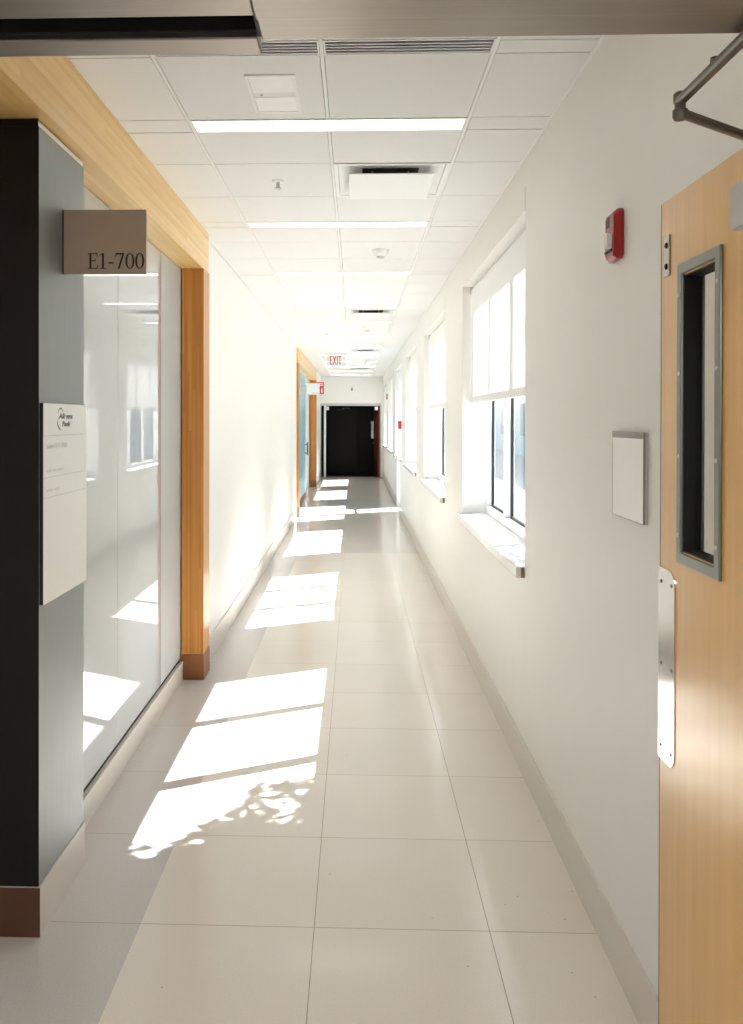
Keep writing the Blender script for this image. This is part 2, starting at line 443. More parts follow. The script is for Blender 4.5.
# access hatches
for i, (x0, x1, y0, y1) in enumerate(((-.425, -.232, 3.055, 3.428), (-.40, -.205, 10.33, 10.70))):
    t = thing('ceiling_hatch', ((x0+x1)/2, (y0+y1)/2, CEIL), 'small white two-door ceiling hatch %s' % ('in front of the nearest light strip' if i == 0 else 'far down the ceiling beyond the first smoke detector'), 'hatch', 'small ceiling hatches')
    f = MB(); z = CEIL-.006
    f.ring([(x0, y0, z), (x1, y0, z), (x1, y1, z), (x0, y1, z)], [(x0+.012, y0+.012, z), (x1-.012, y0+.012, z), (x1-.012, y1-.012, z), (x0+.012, y1-.012, z)], (0, 0, .0065), 'grid')
    f.build('frame', t)
    ym = y0+(y1-y0)*.50
    box(x0+.013, x1-.013, y0+.013, ym-.024, CEIL-.004, CEIL-.0001, 'white').build('hatch_door', t)
    box(x0+.013, x1-.013, ym+.024, y1-.013, CEIL-.004, CEIL-.0001, 'white').build('hatch_door', t)
    m = box(x0+.013, x1-.013, ym-.022, ym+.022, CEIL-.003, CEIL-.0001, 'ceil'); m.build('crossbar', t)
    MB().lathe((x0+.045, ym, CEIL-.003), (0, 0, -1), [(.005, 0), (.005, .002)], 'armmetal', 10).build('lock', t)

# smoke detectors and sprinklers
for i, (x, y, r) in enumerate(((.190, 6.25, .066), (.165, 11.44, .085), (.20, 18.0, .066), (.20, 23.6, .066))):
    t = thing('smoke_detector', (x, y, CEIL), '%s round white smoke detector along the ceiling' % ORD[i], 'smoke detector', 'smoke detectors on the ceiling')
    MB().lathe((x, y, CEIL), (0, 0, -1), [(r, -.0002), (r, .012), (r*.97, .018)], 'white', 28).build('base_plate', t, smooth=True)
    MB().lathe((x, y, CEIL), (0, 0, -1), [(r*.93, .0181), (r*.88, .030), (r*.62, .046), (r*.55, .050)], 'white', 28).build('sensor_housing', t, smooth=True)
    MB().lathe((x, y, CEIL), (0, 0, -1), [(r*.50, .0501), (r*.46, .060), (r*.2, .066)], 'greymetal', 20).build('sensor_cap', t, smooth=True)
for i, (x, y) in enumerate(((-.427, 4.42), (-.437, 12.1))):
    t = thing('ceiling_sprinkler', (x, y, CEIL), 'small white sprinkler head %s' % ('left of the nearest square diffuser' if i == 0 else 'farther along the ceiling, left of the second diffuser'), 'sprinkler', 'ceiling sprinklers')
    MB().lathe((x, y, CEIL), (0, 0, -1), [(.033, -.0002), (.031, .006), (.014, .010)], 'white', 20).build('escutcheon', t, smooth=True)
    MB().lathe((x, y, CEIL), (0, 0, -1), [(.010, .0101), (.010, .036), (.006, .040)], 'greymetal', 14).build('stem', t, smooth=True)
    MB().lathe((x, y, CEIL), (0, 0, -1), [(.019, .0401), (.019, .044)], 'greymetal', 16).build('deflector', t)

# exit sign
t = thing('exit_sign', (-.41, 16.1, CEIL), 'red and clear exit sign hanging from the ceiling', 'exit sign')
box(-.60, -.18, 16.06, 16.14, CEIL-.022, CEIL+.0002, 'greymetal').build('canopy', t, bevel=.004)
box(-.575, -.205, 16.097, 16.103, CEIL-.24, CEIL-.0221, 'clear').build('sign_panel', t)
e = MB()
def blk(x0, z0, x1, z1): e.box(x0, x1, 16.088, 16.0965, z0, z1, 'exitred')
zb, zt, s = CEIL-.215, CEIL-.045, .018
x = -.515
blk(x, zb, x+s, zt); blk(x+s, zt-s, x+.052, zt); blk(x+s, (zb+zt-s)/2, x+.045, (zb+zt+s)/2); blk(x+s, zb, x+.052, zb+s)
x += .066
for sgn in (1, -1):
    a0, a1 = (x, x+.054) if sgn == 1 else (x+.054, x)
    e.prism([(a0-.010, 16.088, zb), (a0+.010, 16.088, zb), (a1+.010, 16.088, zt), (a1-.010, 16.088, zt)], (0, .0085, 0), 'exitred')
x += .074; blk(x, zb, x+s, zt)
x += .030; blk(x, zt-s, x+.056, zt); blk(x+.019, zb, x+.037, zt-s)
e.build('lettering', t)

# ------------------------------------------------------------------ windows
def build_window(k):
    a, b = WIN[k]
    lbl = '%s three-pane window with white sill in the right wall' % ORD[k]
    if k == 3: lbl = 'fourth window along the right wall, split by a narrow glass door'
    t = thing('window_%d' % (k+1), ((XR+XO)/2, (a+b)/2, SILL), lbl, 'window', kind='structure')
    fx0, fx1 = 1.030, 1.098
    z0, z1 = SILL+.055, HEAD
    ja, jb, hd = .022, .022, .035
    m1, m2 = b-.777, b-1.571
    f = MB()
    f.box(fx0, fx1, a, a+ja, z0, z1, 'alu').box(fx0, fx1, b-jb, b, z0, z1, 'alu')
    f.box(fx0, fx1, a+ja, b-jb, z1-hd, z1, 'alu')
    if k != 3: f.box(fx0, fx1, a+ja, b-jb, z0, z0+.055, 'alu')
    else: f.box(fx0, fx1, a+ja, DY0, z0, z0+.055, 'alu').box(fx0, fx1, DY1, b-jb, z0, z0+.055, 'alu')
    f.build('frame', t, bevel=.002)
    if k != 3: mul = ((m2-.030, m2+.030), (m1-.026, m1+.026)); zz = z0+.055
    else: mul = ((DY0-.05, DY0), (DY1, DY1+.05)); zz = .985
    for y0, y1 in mul:
        box(fx0, fx1, y0, y1, zz if k != 3 else z0, z1-hd, 'alu').build('mullion', t, bevel=.002)
    cells = [(a+ja, mul[0][0]), (mul[0][1], mul[1][0]), (mul[1][1], b-jb)]
    for i, (y0, y1) in enumerate(cells):
        zlo = z0+.055
        if k == 3 and i == 1: continue
        g = MB(); x = fx0+.040; s = .016
        g.ring([(x, y0, zlo), (x, y1, zlo), (x, y1, z1-hd), (x, y0, z1-hd)], [(x, y0+s, zlo+s), (x, y1-s, zlo+s), (x, y1-s, z1-hd-s), (x, y0+s, z1-hd-s)], (.018, 0, 0), 'gasket')
        g.build('gasket', t)
        box(fx0+.052, fx0+.058, y0+s-.004, y1-s+.004, zlo+s-.004, z1-hd-s+.004, 'glass').build('pane', t)
    for y0, y1 in (((a, b),) if k != 3 else ((a, DY0-.0), (DY1, b))):
        s = box(XR-.042, fx1, y0, y1, SILL, SILL+.055, 'sill')
        so = s.build('sill', t, bevel=.004)
        e_ = box(XR-.018, XR-.0005, y0-.002, y0+.001, SILL+.002, SILL+.053, 'core').build('sill_end', t)
        e_['label'] = 'brown bare end of the white sill'
for k in range(6): build_window(k)

# glazed door in the fourth opening
t = thing('door_4', (1.06, (DY0+DY1)/2, 0), 'narrow white-framed glass door in the fourth window bay', 'door', kind='structure')
f = MB(); x0, x1 = 1.03, 1.075
f.box(x0, x1, DY0+.004, DY0+.09, .01, HEAD-.05, 'alu').box(x0, x1, DY1-.09, DY1-.004, .01, HEAD-.05, 'alu')
f.box(x0, x1, DY0+.09, DY1-.09, .01, .14, 'alu').box(x0, x1, DY0+.09, DY1-.09, HEAD-.13, HEAD-.05, 'alu').box(x0, x1, DY0+.09, DY1-.09, 2.22, 2.28, 'alu')
f.build('frame', t, bevel=.002)
box(1.049, 1.055, DY0+.085, DY1-.085, .135, 2.225, 'glass').build('pane', t); box(1.049, 1.055, DY0+.085, DY1-.085, 2.275, HEAD-.125, 'glass').build('pane', t)
h = MB(); h.tube((.975, DY0+.05, 1.0), (.975, DY1-.05, 1.0), .018, 'armmetal').box(.975, x0, DY0+.045, DY0+.085, .97, 1.03, 'dark').box(.975, x0, DY1-.085, DY1-.045, .97, 1.03, 'dark')
h.build('push_bar', t)

# roller shades
for k in range(6):
    a, b = WIN[k]; zb = 1.903 if k != 3 else 2.36
    place = ['in the nearest window, bright with sun', 'in the second window', 'in the third window', 'raised high in the fourth window with the glass door', 'in the fifth window', 'in the sixth window by the end wall'][k]
    t = thing('roller_blind', (.90, (a+b)/2, zb), 'white roller blind half lowered '+place if k != 3 else 'white roller blind '+place, 'window blind', 'roller blinds on the right wall')
    y0, y1 = a+.006, b-.006
    box(.911, .913, y0+.006, y1-.006, zb+.04, HEAD-.03, 'shade').build('fabric', t)
    br = MB()
    br.prism([(.903, y0, zb+.004), (.906, y0, zb), (.918, y0, zb), (.921, y0, zb+.004), (.921, y0, zb+.048), (.918, y0, zb+.052), (.906, y0, zb+.052), (.903, y0, zb+.048)], (0, y1-y0, 0), 'white')
    br.build('bottom_bar', t)
    MB().lathe((.934, y0, HEAD-.028), (0, 1, 0), [(.022, 0), (.022, y1-y0)], 'white', 18).build('roller_tube', t, smooth=True)
    for q in (y0-.0055, y1+.0005): box(.90, .955, q, q+.005, HEAD-.06, HEAD, 'greymetal').build('bracket', t)

# ------------------------------------------------------------------ left side: near portal, glass wall, pilaster
t = thing('trim_1', (-1.11, 3.4, 0), 'near blond wooden portal, header and post on the left', 'wooden trim', kind='structure')
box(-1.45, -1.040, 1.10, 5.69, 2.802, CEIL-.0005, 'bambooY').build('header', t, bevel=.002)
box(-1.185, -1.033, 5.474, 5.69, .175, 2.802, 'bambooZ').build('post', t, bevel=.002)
pb = box(-1.19, -1.029, 5.470, 5.69, 0, .175, 'brownbase').build('base_block', t, bevel=.002); pb['label'] = 'darker brown base block of the wooden post'

t = thing('pilaster', (-1.25, 2.97, 0), 'brushed grey metal clad pilaster at the left edge', 'pilaster', kind='structure')
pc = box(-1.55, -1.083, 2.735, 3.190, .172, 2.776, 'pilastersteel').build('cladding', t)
pc.data.materials.append(M['shaded'])
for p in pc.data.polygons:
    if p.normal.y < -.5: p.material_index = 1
bb = box(-1.55, -1.077, 2.730, 3.192, 0, .170, 'brownbase').build('base_block', t)
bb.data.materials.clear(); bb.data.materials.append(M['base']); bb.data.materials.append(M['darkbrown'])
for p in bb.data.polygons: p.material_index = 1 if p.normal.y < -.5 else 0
box(-1.55, -1.084, 2.737, 3.186, 2.776, 2.794, 'white').build('reveal_strip', t)
box(-1.55, -1.086, 2.733, 2.7369, 2.776, 2.802, 'shaded').build('front_cap', t)
box(-1.55, -1.10, 2.75, 3.18, 2.794, 2.802, 'dark').build('shadow_gap', t)

GT = 2.798
for y0, y1, nm, m, lab, g in ((3.196, 4.016, 'glass_wall_panel', 'gloss', 'glossy white glass wall panel next to the metal pilaster', 'glossy glass panels'),
                              (4.020, 4.914, 'glass_wall_panel', 'gloss', 'glossy white glass wall panel farther along, beyond a thin seam', 'glossy glass panels'),
                              (4.918, 5.470, 'satin_wall_panel', 'satin', 'satin grey wall panel beside the wooden post', None)):
    tag(box(-1.2149, -1.190, y0, y1, .150, GT, m).build(nm, bevel=.001), lab, 'wall panel', g)
bt = MB(); bt.box(-1.2149, -1.172, 3.194, 5.468, 0, .128, 'base').box(-1.2149, -1.196, 3.194, 5.468, .128, .149, 'dark')
tag(bt.build('trim_2'), 'pale skirting with black gap under the glass wall', 'baseboard', kind='structure')

# directory sign on the pilaster side
FX = -1.068
t = thing('directory_sign', (-1.076, 2.97, 1.14), 'tall white directory sign with a small logo on the metal pilaster', 'sign')
box(-1.0828, -1.072, 2.742, 3.180, 1.137, 1.831, 'dark').build('backing', t)
box(-1.0719, FX-.0021, 2.7435, 3.179, 1.138, 1.830, 'faint').build('spacer_plate', t)
for z0, z1 in ((1.719, 1.831), (1.574, 1.7165), (1.504, 1.5715), (1.137, 1.5015)):
    box(FX-.002, FX, 2.742, 3.180, z0, z1, 'paper').build('sign_face', t, bevel=.0006)
R, U = (0, 1, 0), (0, 0, 1)
text_obj('Allegra', .026, (FX+.0003, 2.876, 1.778), R, U, 'logogrey', t, 'logo_lettering', .0004, .2, .146, .0009)
text_obj('Bank', .026, (FX+.0003, 2.914, 1.750), R, U, 'logogrey', t, 'logo_lettering', .0004, .2, .084, .0009)
lg = MB()
def arc(cy, cz, ry, rz, a0, a1, wmax):
    n_ = 16
    for i in range(n_):
        q0, q1 = a0+(a1-a0)*i/n_, a0+(a1-a0)*(i+1)/n_
        w0, w1 = wmax*math.sin(math.pi*i/n_)+.0008, wmax*math.sin(math.pi*(i+1)/n_)+.0008
        P = lambda q, s: (FX+.0002, cy+(ry+s)*math.cos(q), cz+(rz+s)*math.sin(q))
        lg.prism([P(q0, -w0/2), P(q1, -w1/2), P(q1, w1/2), P(q0, w0/2)], (.0006, 0, 0), 'logogrey')
arc(2.898, 1.789, .026, .026, math.radians(15), math.radians(165), .004)
lg.build('logo_swoosh', t); lg = MB()
arc(2.915, 1.766, .048, .030, math.radians(165), math.radians(262), .007)
lg.build('logo_swoosh', t)
text_obj('Suite E1-700', .026, (FX+.0003, 2.762, 1.672), R, U, 'faint', t, 'faint_lettering', .0003, 0, .20)
fl = MB()      # two lines of print too faint to read
for z, y0, words in ((1.590, 2.765, (.05, .03, .06)), (1.522, 2.765, (.06, .05))):
    y = y0
    for wl in words: fl.box(FX, FX+.0004, y, y+wl, z, z+.009, 'faint'); y += wl+.012
    fl.build('faint_print', t); fl = MB()

# room-number flag sign
def serif_number(t, sx0, sz0, k, yf):
    """E1-700 in a serif face; px units (cap height 15.6) from lower-left sx0, sz0, k metres per px, front at yf"""
    g = MB(); D = (0, -.0006, 0)
    P = lambda u, v: (sx0+u*k, yf, sz0+v*k)
    def poly(*q): g.prism([P(*p) for p in q], D, 'ink')
    def rect(u0, v0, u1, v1): poly((u0, v0), (u1, v0), (u1, v1), (u0, v1))
    # E
    rect(1.6, .0, 3.8, 15.6); rect(0, 0, 1.7, .8); rect(0, 14.8, 1.7, 15.6)
    rect(3.7, 14.7, 9.6, 15.6); poly((8.6, 14.7), (9.6, 14.7), (9.7, 12.0), (9.2, 12.0))
    rect(3.7, 7.5, 7.6, 8.4); rect(7.2, 5.9, 7.8, 10.1)
    rect(3.7, 0, 9.8, .9); poly((8.7, .9), (9.9, .9), (10.4, 4.0), (9.9, 4.0))
    # 1 (old-style small-cap like one)
    rect(14.2, 0, 16.3, 15.4); rect(12.0, 0, 18.6, .8); poly((12.1, 13.6), (14.3, 14.2), (14.3, 15.4), (12.1, 14.4))
    # hyphen
    rect(20.6, 5.0, 26.0, 6.5)
    # 7
    poly((27.9, 15.6), (27.5, 11.6), (28.2, 11.6), (28.9, 13.9), (36.4, 13.9), (36.6, 15.6))
    poly((29.9, 0), (32.0, 0), (36.6, 15.2), (34.6, 14.4))
    # zeros
    for cx in (42.2, 52.0):
        n_ = 28; o = []; i_ = []
        for q in range(n_):
            a = 2*math.pi*q/n_
            o.append(P(cx+4.6*math.cos(a), 7.7+7.9*math.sin(a))); i_.append(P(cx+2.5*math.cos(a), 7.7+7.0*math.sin(a)))
        g.ring(o, i_, D, 'ink')
    g.build('lettering', t)
t = thing('room_number_sign', (-.93, 2.975, 2.31), 'taupe E1-700 room sign projecting from the metal pilaster', 'sign')
box(-1.080, -.773, 2.962, 2.974, 2.312, 2.549, 'signgrey').build('sign_plate', t, bevel=.0008)
box(-1.0829, -1.0801, 2.958, 2.978, 2.312, 2.549, 'dark').build('mounting_rail', t)
serif_number(t, -.990, 2.331, .00372, 2.9619)

# ------------------------------------------------------------------ far portal with blue door
t = thing('trim_3', (-1.11, 18, 0), 'far wooden portal on the left around the blue door', 'wooden trim', kind='structure')
box(-1.4, -1.035, P2A, P2B+.24, 2.80, CEIL-.0005, 'bambooY').build('header', t, bevel=.002)
for y in (P2A, P2B):
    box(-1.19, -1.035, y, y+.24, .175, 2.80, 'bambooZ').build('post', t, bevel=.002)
    q = box(-1.195, -1.031, y-.004, y+.241, 0, .175, 'brownbase').build('base_block', t, bevel=.002); q['label'] = 'darker brown base block of the wooden post'
t = thing('door_2', (-1.18, 17.0, 0), 'pale blue door in the far wooden portal', 'door', kind='structure')
box(-1.2149, -1.165, 15.0, 18.75, .10, 2.76, 'blue').build('panel', t, bevel=.002)
box(-1.2149, -1.16, 15.0, 18.75, .0, .10, 'brownbase').build('kick_plate', t)
f = MB(); f.box(-1.2149, -1.155, 18.75, 18.90, 0, 2.80, 'alu'); f.box(-1.2149, -1.155, 14.93, 15.0, 0, 2.80, 'alu').box(-1.2149, -1.155, 15.0, 18.75, 2.76, 2.80, 'alu'); f.build('frame', t)
h = MB(); h.tube((-1.11, 18.6, .95), (-1.11, 18.6, 1.25), .014, 'gasket').tube((-1.166, 18.6, 1.0), (-1.11, 18.6, 1.0), .01, 'gasket').tube((-1.166, 18.6, 1.2), (-1.11, 18.6, 1.2), .01, 'gasket')
h.build('pull_handle', t)
t = thing('flag_sign', (-.90, 17.0, 2.3), 'white room sign sticking out by the far wooden portal', 'sign')
box(-1.032, -.76, 17.0, 17.012, 2.296, 2.535, 'paper').build('sign_plate', t, bevel=.001)
box(-1.165, -1.032, 16.995, 17.017, 2.33, 2.50, 'greymetal').build('bracket', t)
fl = MB()
x = -.93
for wl in (.03, .03, .02, .03, .03): fl.box(x, x+wl*.7, 16.9985, 17.0, 2.315, 2.345, 'faint'); x += .032
fl.build('faint_print', t)
t = thing('extinguisher_sign', (-.94, 21.3, 2.44), 'red fire extinguisher flag sign beyond the white room sign', 'sign')
box(-1.035, -.84, 21.30, 21.312, 2.44, 2.755, 'redsign').build('sign_plate', t, bevel=.001)
q = MB(); y0 = 21.2992
q.box(-.955, -.855, y0, 21.30, 2.70, 2.725, 'paper').box(-.955, -.855, y0, 21.30, 2.655, 2.682, 'paper')
q.prism([(-.917, y0, 2.475), (-.869, y0, 2.475), (-.869, y0, 2.555), (-.880, y0, 2.575), (-.880, y0, 2.605), (-.906, y0, 2.605), (-.906, y0, 2.575), (-.917, y0, 2.555)], (0, .0008, 0), 'paper')
q.box(-.906, -.855, y0, 21.30, 2.595, 2.608, 'paper')
q.build('pictogram', t)

# ------------------------------------------------------------------ end doorway
t = thing('trim_4', (-.14, YE, 0), 'pale metal door frame in the far end wall', 'door frame', kind='structure')
f = MB()
f.box(EX0-.03, EX0, YE-.02, YE+.21, 0, EH+.045, 'greymetal').box(EX1-.028, EX1+.0, YE-.02, YE+.21, 0, EH, 'greymetal')
f.box(EX0, EX1, YE-.02, YE+.21, EH-.03, EH+.045, 'greymetal').box(-.975, -.915, YE-.02, YE+.21, 0, EH-.03, 'white')
f.build('frame', t, bevel=.003)
box(EX0, -.975, YE+.05, YE+.06, 0, EH-.03, 'blackdoor').build('side_light', t)
for x in (-.915, .585): box(x, x+.095, YE-.04, YE+.0, 2.06, 2.17, 'paper').build('corner_bracket', t, bevel=.003)
def swing(px, py, ang, L, th, z0, z1, m):
    d = Vector((math.cos(ang), math.sin(ang), 0)); nn = Vector((-d.y, d.x, 0))
    P = [Vector((px, py, z0)), Vector((px, py, z0))+d*L, Vector((px, py, z0))+d*L+nn*th, Vector((px, py, z0))+nn*th]
    return MB().prism(P, (0, 0, z1-z0), m)
t = thing('door_3', (.745, YE+.21, 0), 'red brown door leaf standing open at the far end', 'door', kind='structure')
swing(.745, YE+.215, math.radians(98.5), .86, .04, .012, 2.18, 'mahog').build('leaf', t, bevel=.002)
kk = MB(); kk.tube((.625, YE+1.0, 1.02), (.555, YE+.99, 1.02), .011, 'greymetal').tube((.555, YE+.99, 1.02), (.57, YE+.88, 1.02), .010, 'greymetal'); kk.build('lever_handle', t)
t = thing('door_5', (-.35, YE+1.32, 0), 'black door closed at the back of the dark entry', 'door', kind='structure')
box(-.90, .06, YE+1.30, YE+1.349, .01, 2.18, 'blackdoor').build('leaf', t, bevel=.003)
h = MB(); h.box(-.62, -.36, YE+1.24, YE+1.30, 2.06, 2.12, 'dark').tube((-.40, YE+1.22, 2.13), (-.18, YE+1.10, 2.13), .012, 'armmetal').box(-.42, -.38, YE+1.20, YE+1.26, 2.10, 2.14, 'armmetal')
h.build('door_closer', t)
t = thing('wall_dispenser', (.55, YE+1.32, 1.2), 'white dispenser on the dark wall inside the far doorway', 'dispenser')
box(.495, .600, YE+1.25, YE+1.3495, 1.16, 1.44, 'paper').build('housing', t, bevel=.012)
box(.495, .600, YE+1.262, YE+1.3495, 1.445, 1.72, 'entry').build('back_panel', t, bevel=.004)
t = thing('wall_camera', (-.115, YE, 2.70), 'small grey sensor on the end wall above the dark doorway', 'sensor')
MB().lathe((-.115, YE+.0005, 2.72), (0, -1, 0), [(.04, 0), (.04, .02), (.032, .03)], 'greymetal', 18).build('base_plate', t, smooth=True)
MB().lathe((-.115, YE, 2.705), (0, -1, -.4), [(.022, .02), (.026, .05), (.018, .075)], 'armmetal', 14).build('lens_housing', t, smooth=True)

# ------------------------------------------------------------------ right wall fittings
def strobe(y, z, lab):
    t = thing('fire_alarm_strobe', (XR, y, z), lab, 'fire alarm', 'fire alarm strobes on the window wall')
    w_, h_, d_ = .056, .080, .030
    X = XR-.0002
    P = lambda dx, dy, dz: (X-dx, y+dy, z+h_+dz)
    o = MB()
    def octo(w2, h2, dx, c_): return [P(dx, -w2+c_, -h2), P(dx, w2-c_, -h2), P(dx, w2, -h2+c_), P(dx, w2, h2-c_), P(dx, w2-c_, h2), P(dx, -w2+c_, h2), P(dx, -w2, h2-c_), P(dx, -w2, -h2+c_)]
    lv = [octo(w_, h_, 0, .012), octo(w_, h_, .016, .012), octo(w_-.012, h_-.012, d_, .012)]
    vs = sum(lv, []); fs = [tuple(range(7, -1, -1)), tuple(range(16, 24))]
    for q in range(2):
        for i in range(8): fs.append((q*8+i, q*8+(i+1) % 8, q*8+8+(i+1) % 8, q*8+8+i))
    o.raw(vs, fs, 'red').build('housing', t, bevel=.003)
    g = MB()
    for i in range(5): g.box(X-d_-.001, X-d_+.002, y-.005, y+.033, z+h_+.030+i*.007, z+h_+.0335+i*.007, 'dark')
    g.build('sounder_grille', t)
    ln = MB()
    ln.prism([P(d_-.001, -.028, -.045), P(d_+.012, -.018, -.040), P(d_+.015, 0, -.036), P(d_+.012, .018, -.040), P(d_-.001, .028, -.045)], (0, 0, .046), 'lens')
    ln.build('strobe_lens', t, bevel=.002)
    rf = MB(); rf.box(X-d_-.005, X-d_, y-.034, y+.034, z+h_-.052, z+h_-.046, 'dark'); rf.build('lens_rim', t)
    lx = X-d_-.0003
    for i, ch in enumerate('FIRE'):
        text_obj(ch, .018, (lx, y-.022, z+h_+.040-i*.024), (0, -1, 0), (0, 0, 1), 'pinkmark', t, 'lettering', .0004)
strobe(2.638, 2.288, 'red fire alarm strobe on the near wall above the blank sign')
strobe(21.55, 2.30, 'tiny red fire alarm strobe on the wall beyond the glass door')

t = thing('sign_holder', (XR, 2.525, 1.47), 'blank white sign holder with grey frame beside the door', 'sign')
y0, y1, z0, z1 = 2.366, 2.652, 1.472, 1.741
box(XR-.008, XR-.0002, y0, y1, z0, z1, 'greymetal').build('back_plate', t, bevel=.001)
f = MB()
f.box(XR-.014, XR-.008, y0, y1, z1-.020, z1, 'signframe').box(XR-.014, XR-.008, y0, y0+.005, z0, z1-.020, 'signframe').box(XR-.014, XR-.008, y1-.003, y1, z0, z1-.020, 'signframe').box(XR-.014, XR-.008, y0+.005, y1-.003, z0, z0+.003, 'signframe')
f.build('frame', t, bevel=.001)
box(XR-.013, XR-.008, y0+.005, y1-.003, z0+.003, z1-.020, 'paper').build('insert', t)

t = thing('red_flag_sign', (.78, 14.2, 1.6), 'small red flag sign on the wall before the glass door', 'sign')
box(.742, .802, 14.195, 14.207, 1.610, 1.752, 'redsign').build('sign_plate', t, bevel=.001)
box(.802, XR-.0002, 14.199, 14.203, 1.64, 1.72, 'paper').build('mounting_rail', t)

# ------------------------------------------------------------------ doorway we look through and its open door
t = thing('trim_5', (0, .95, 2.27), 'brushed metal door header across the top of the view', 'door frame', kind='structure')
h = MB()
h.box(-.123, .95, .80, 1.052, 2.270, 2.33, 'steelX').box(-.123, .95, .80, .984, 2.262, 2.270, 'steelX')
h.build('header_rail', t, bevel=.002)
h = MB()
h.box(-1.5, -.1232, .80, .977, 2.264, 2.33, 'steelX').box(-1.5, -.128, 1.047, 1.092, 2.270, 2.33, 'steelX')
h.build('closer_track', t, bevel=.002)
h = MB(); h.box(-1.5, -.1232, .977, 1.047, 2.325, 2.335, 'dark').box(-.127, -.1232, .979, 1.047, 2.272, 2.33, 'dark').box(-1.5, -.128, .978, .981, 2.28, 2.33, 'dark').box(-1.5, -.128, 1.043, 1.0465, 2.28, 2.33, 'dark'); h.build('track_slot', t)
jb = MB()
jb.box(.725, .84, .80, 1.05, 0, 2.27, 'steelX').box(-1.6, -1.46, .80, 1.05, 0, 2.27, 'steelX'); jb.build('jamb', t, bevel=.003)
w = MB()
w.box(-1.6, 1.1, .82, 1.048, 2.335, CEIL+.25, 'wall').box(.842, 1.1, .82, 1.06, 0, 2.335, 'wall')
tag(w.build('wall_front', org=(0, 0, 0)), 'wall over the metal door header', 'wall', kind='structure')
# the entry space the photograph is taken from
w = MB()
w.box(-2.6, -2.5, -3.2, .82, 0, 2.8, 'entry').box(1.9, 2.0, -3.2, .82, 0, 2.8, 'entry').box(-2.6, 2.0, -3.3, -3.2, 0, .08, 'entry').box(-2.6, 2.0, -3.3, -3.2, 2.72, 2.8, 'entry').box(-2.6, 2.0, -3.3, .82, 2.8, 2.9, 'entry')
w.box(-2.6, -1.6, .82, 1.0, 0, 2.8, 'entry').box(1.1, 2.0, .82, 1.0, 0, 2.8, 'entry').box(-2.6, -1.6, -3.3, 1.0, -.12, 0, 'entry').box(1.1, 2.0, -3.3, 1.0, -.12, 0, 'entry')
tag(w.build('wall_entry', org=(0, 0, 0)), 'plain walls of the entry space behind the viewer', 'wall', kind='structure')

t = thing('window_7', (-.3, -3.25, .08), 'added glazed wall letting daylight in behind the viewer', 'window', kind='structure')  # glazing added here to let soft daylight reach the near corridor
for x in (-2.5, -1.03, .43, 1.84): box(x, x+.06, -3.29, -3.21, .08, 2.72, 'alu').build('mullion', t)
for x in (-2.44, -.97, .49): box(x, x+1.4, -3.253, -3.247, .08, 2.72, 'glass').build('pane', t)
for i, yy in enumerate((-.55, -2.0)):  # unseen panels added to brighten the near walls, floor and door
    t = thing('added_panel_light', (-.3, yy, 2.8), 'added unseen fill light panel in the entry space behind the viewer, %s' % ('nearer the door header' if i == 0 else 'nearer the added glazed wall'), 'ceiling light', 'added fill panels in the entry space')
    f = MB(); z = 2.79
    f.ring([(-.9, yy-.3, z), (.3, yy-.3, z), (.3, yy+.3, z), (-.9, yy+.3, z)], [(-.88, yy-.28, z), (.28, yy-.28, z), (.28, yy+.28, z), (-.88, yy+.28, z)], (0, 0, .0098), 'white')
    f.build('frame', t)
    box(-.88, .28, yy-.28, yy+.28, 2.793, 2.7965, 'fillpanel').build('diffuser', t)
DX, DT = .667, .038
t = thing('door_1', (DX+DT/2, 1.34, 0), 'open blond maple door with narrow window at right edge', 'door', kind='structure')
dy0, dy1, dz0, dz1 = .90, 1.796, .010, 2.247
hy0, hy1, hz0, hz1 = 1.519, 1.677, 1.508, 2.072       # opening of the vision panel
l = MB()
l.box(DX, DX+DT, dy0, hy0, dz0, dz1, 'maple').box(DX, DX+DT, hy1, dy1-.006, dz0, dz1, 'maple').box(DX, DX+DT, hy0, hy1, dz0, hz0, 'maple').box(DX, DX+DT, hy0, hy1, hz1, dz1, 'maple')
l.build('leaf', t)
box(DX+.0005, DX+DT-.0005, dy1-.0058, dy1, dz0, dz1, 'dark').build('edge_band', t)
vf = MB()
oy0, oy1, oz0, oz1 = 1.494, 1.693, 1.482, 2.098
for xa, xb in ((DX-.006, DX+.001), (DX+DT-.001, DX+DT+.005)):
    s = .024
    vf.ring([(xa, oy0, oz0), (xa, oy1, oz0), (xa, oy1, oz1), (xa, oy0, oz1)], [(xa, oy0+s, oz0+s), (xa, oy1-s, oz0+s), (xa, oy1-s, oz1-s), (xa, oy0+s, oz1-s)], (xb-xa, 0, 0), 'visionsteel')
vo = vf.build('vision_frame', t, bevel=.003)
ln = MB(); s = .003
ln.ring([(DX+.0005, hy0, hz0), (DX+.0005, hy1, hz0), (DX+.0005, hy1, hz1), (DX+.0005, hy0, hz1)], [(DX+.0005, hy0+s, hz0+s), (DX+.0005, hy1-s, hz0+s), (DX+.0005, hy1-s, hz1-s), (DX+.0005, hy0+s, hz1-s)], (DT-.001, 0, 0), 'dark')
ln.build('vision_lining', t)
box(DX+.020, DX+.026, hy0+.002, hy1-.002, hz0+.002, hz1-.002, 'clear').build('vision_glass', t)
for yy in (oy0+.013, oy1-.013):
    for zz in (oz0+.06, oz0+.22, oz0+.39, oz0+.55): MB().lathe((DX-.0058, yy, zz), (-1, 0, 0), [(.0048, 0), (.004, .0018)], 'steel', 10).build('screw', vo)
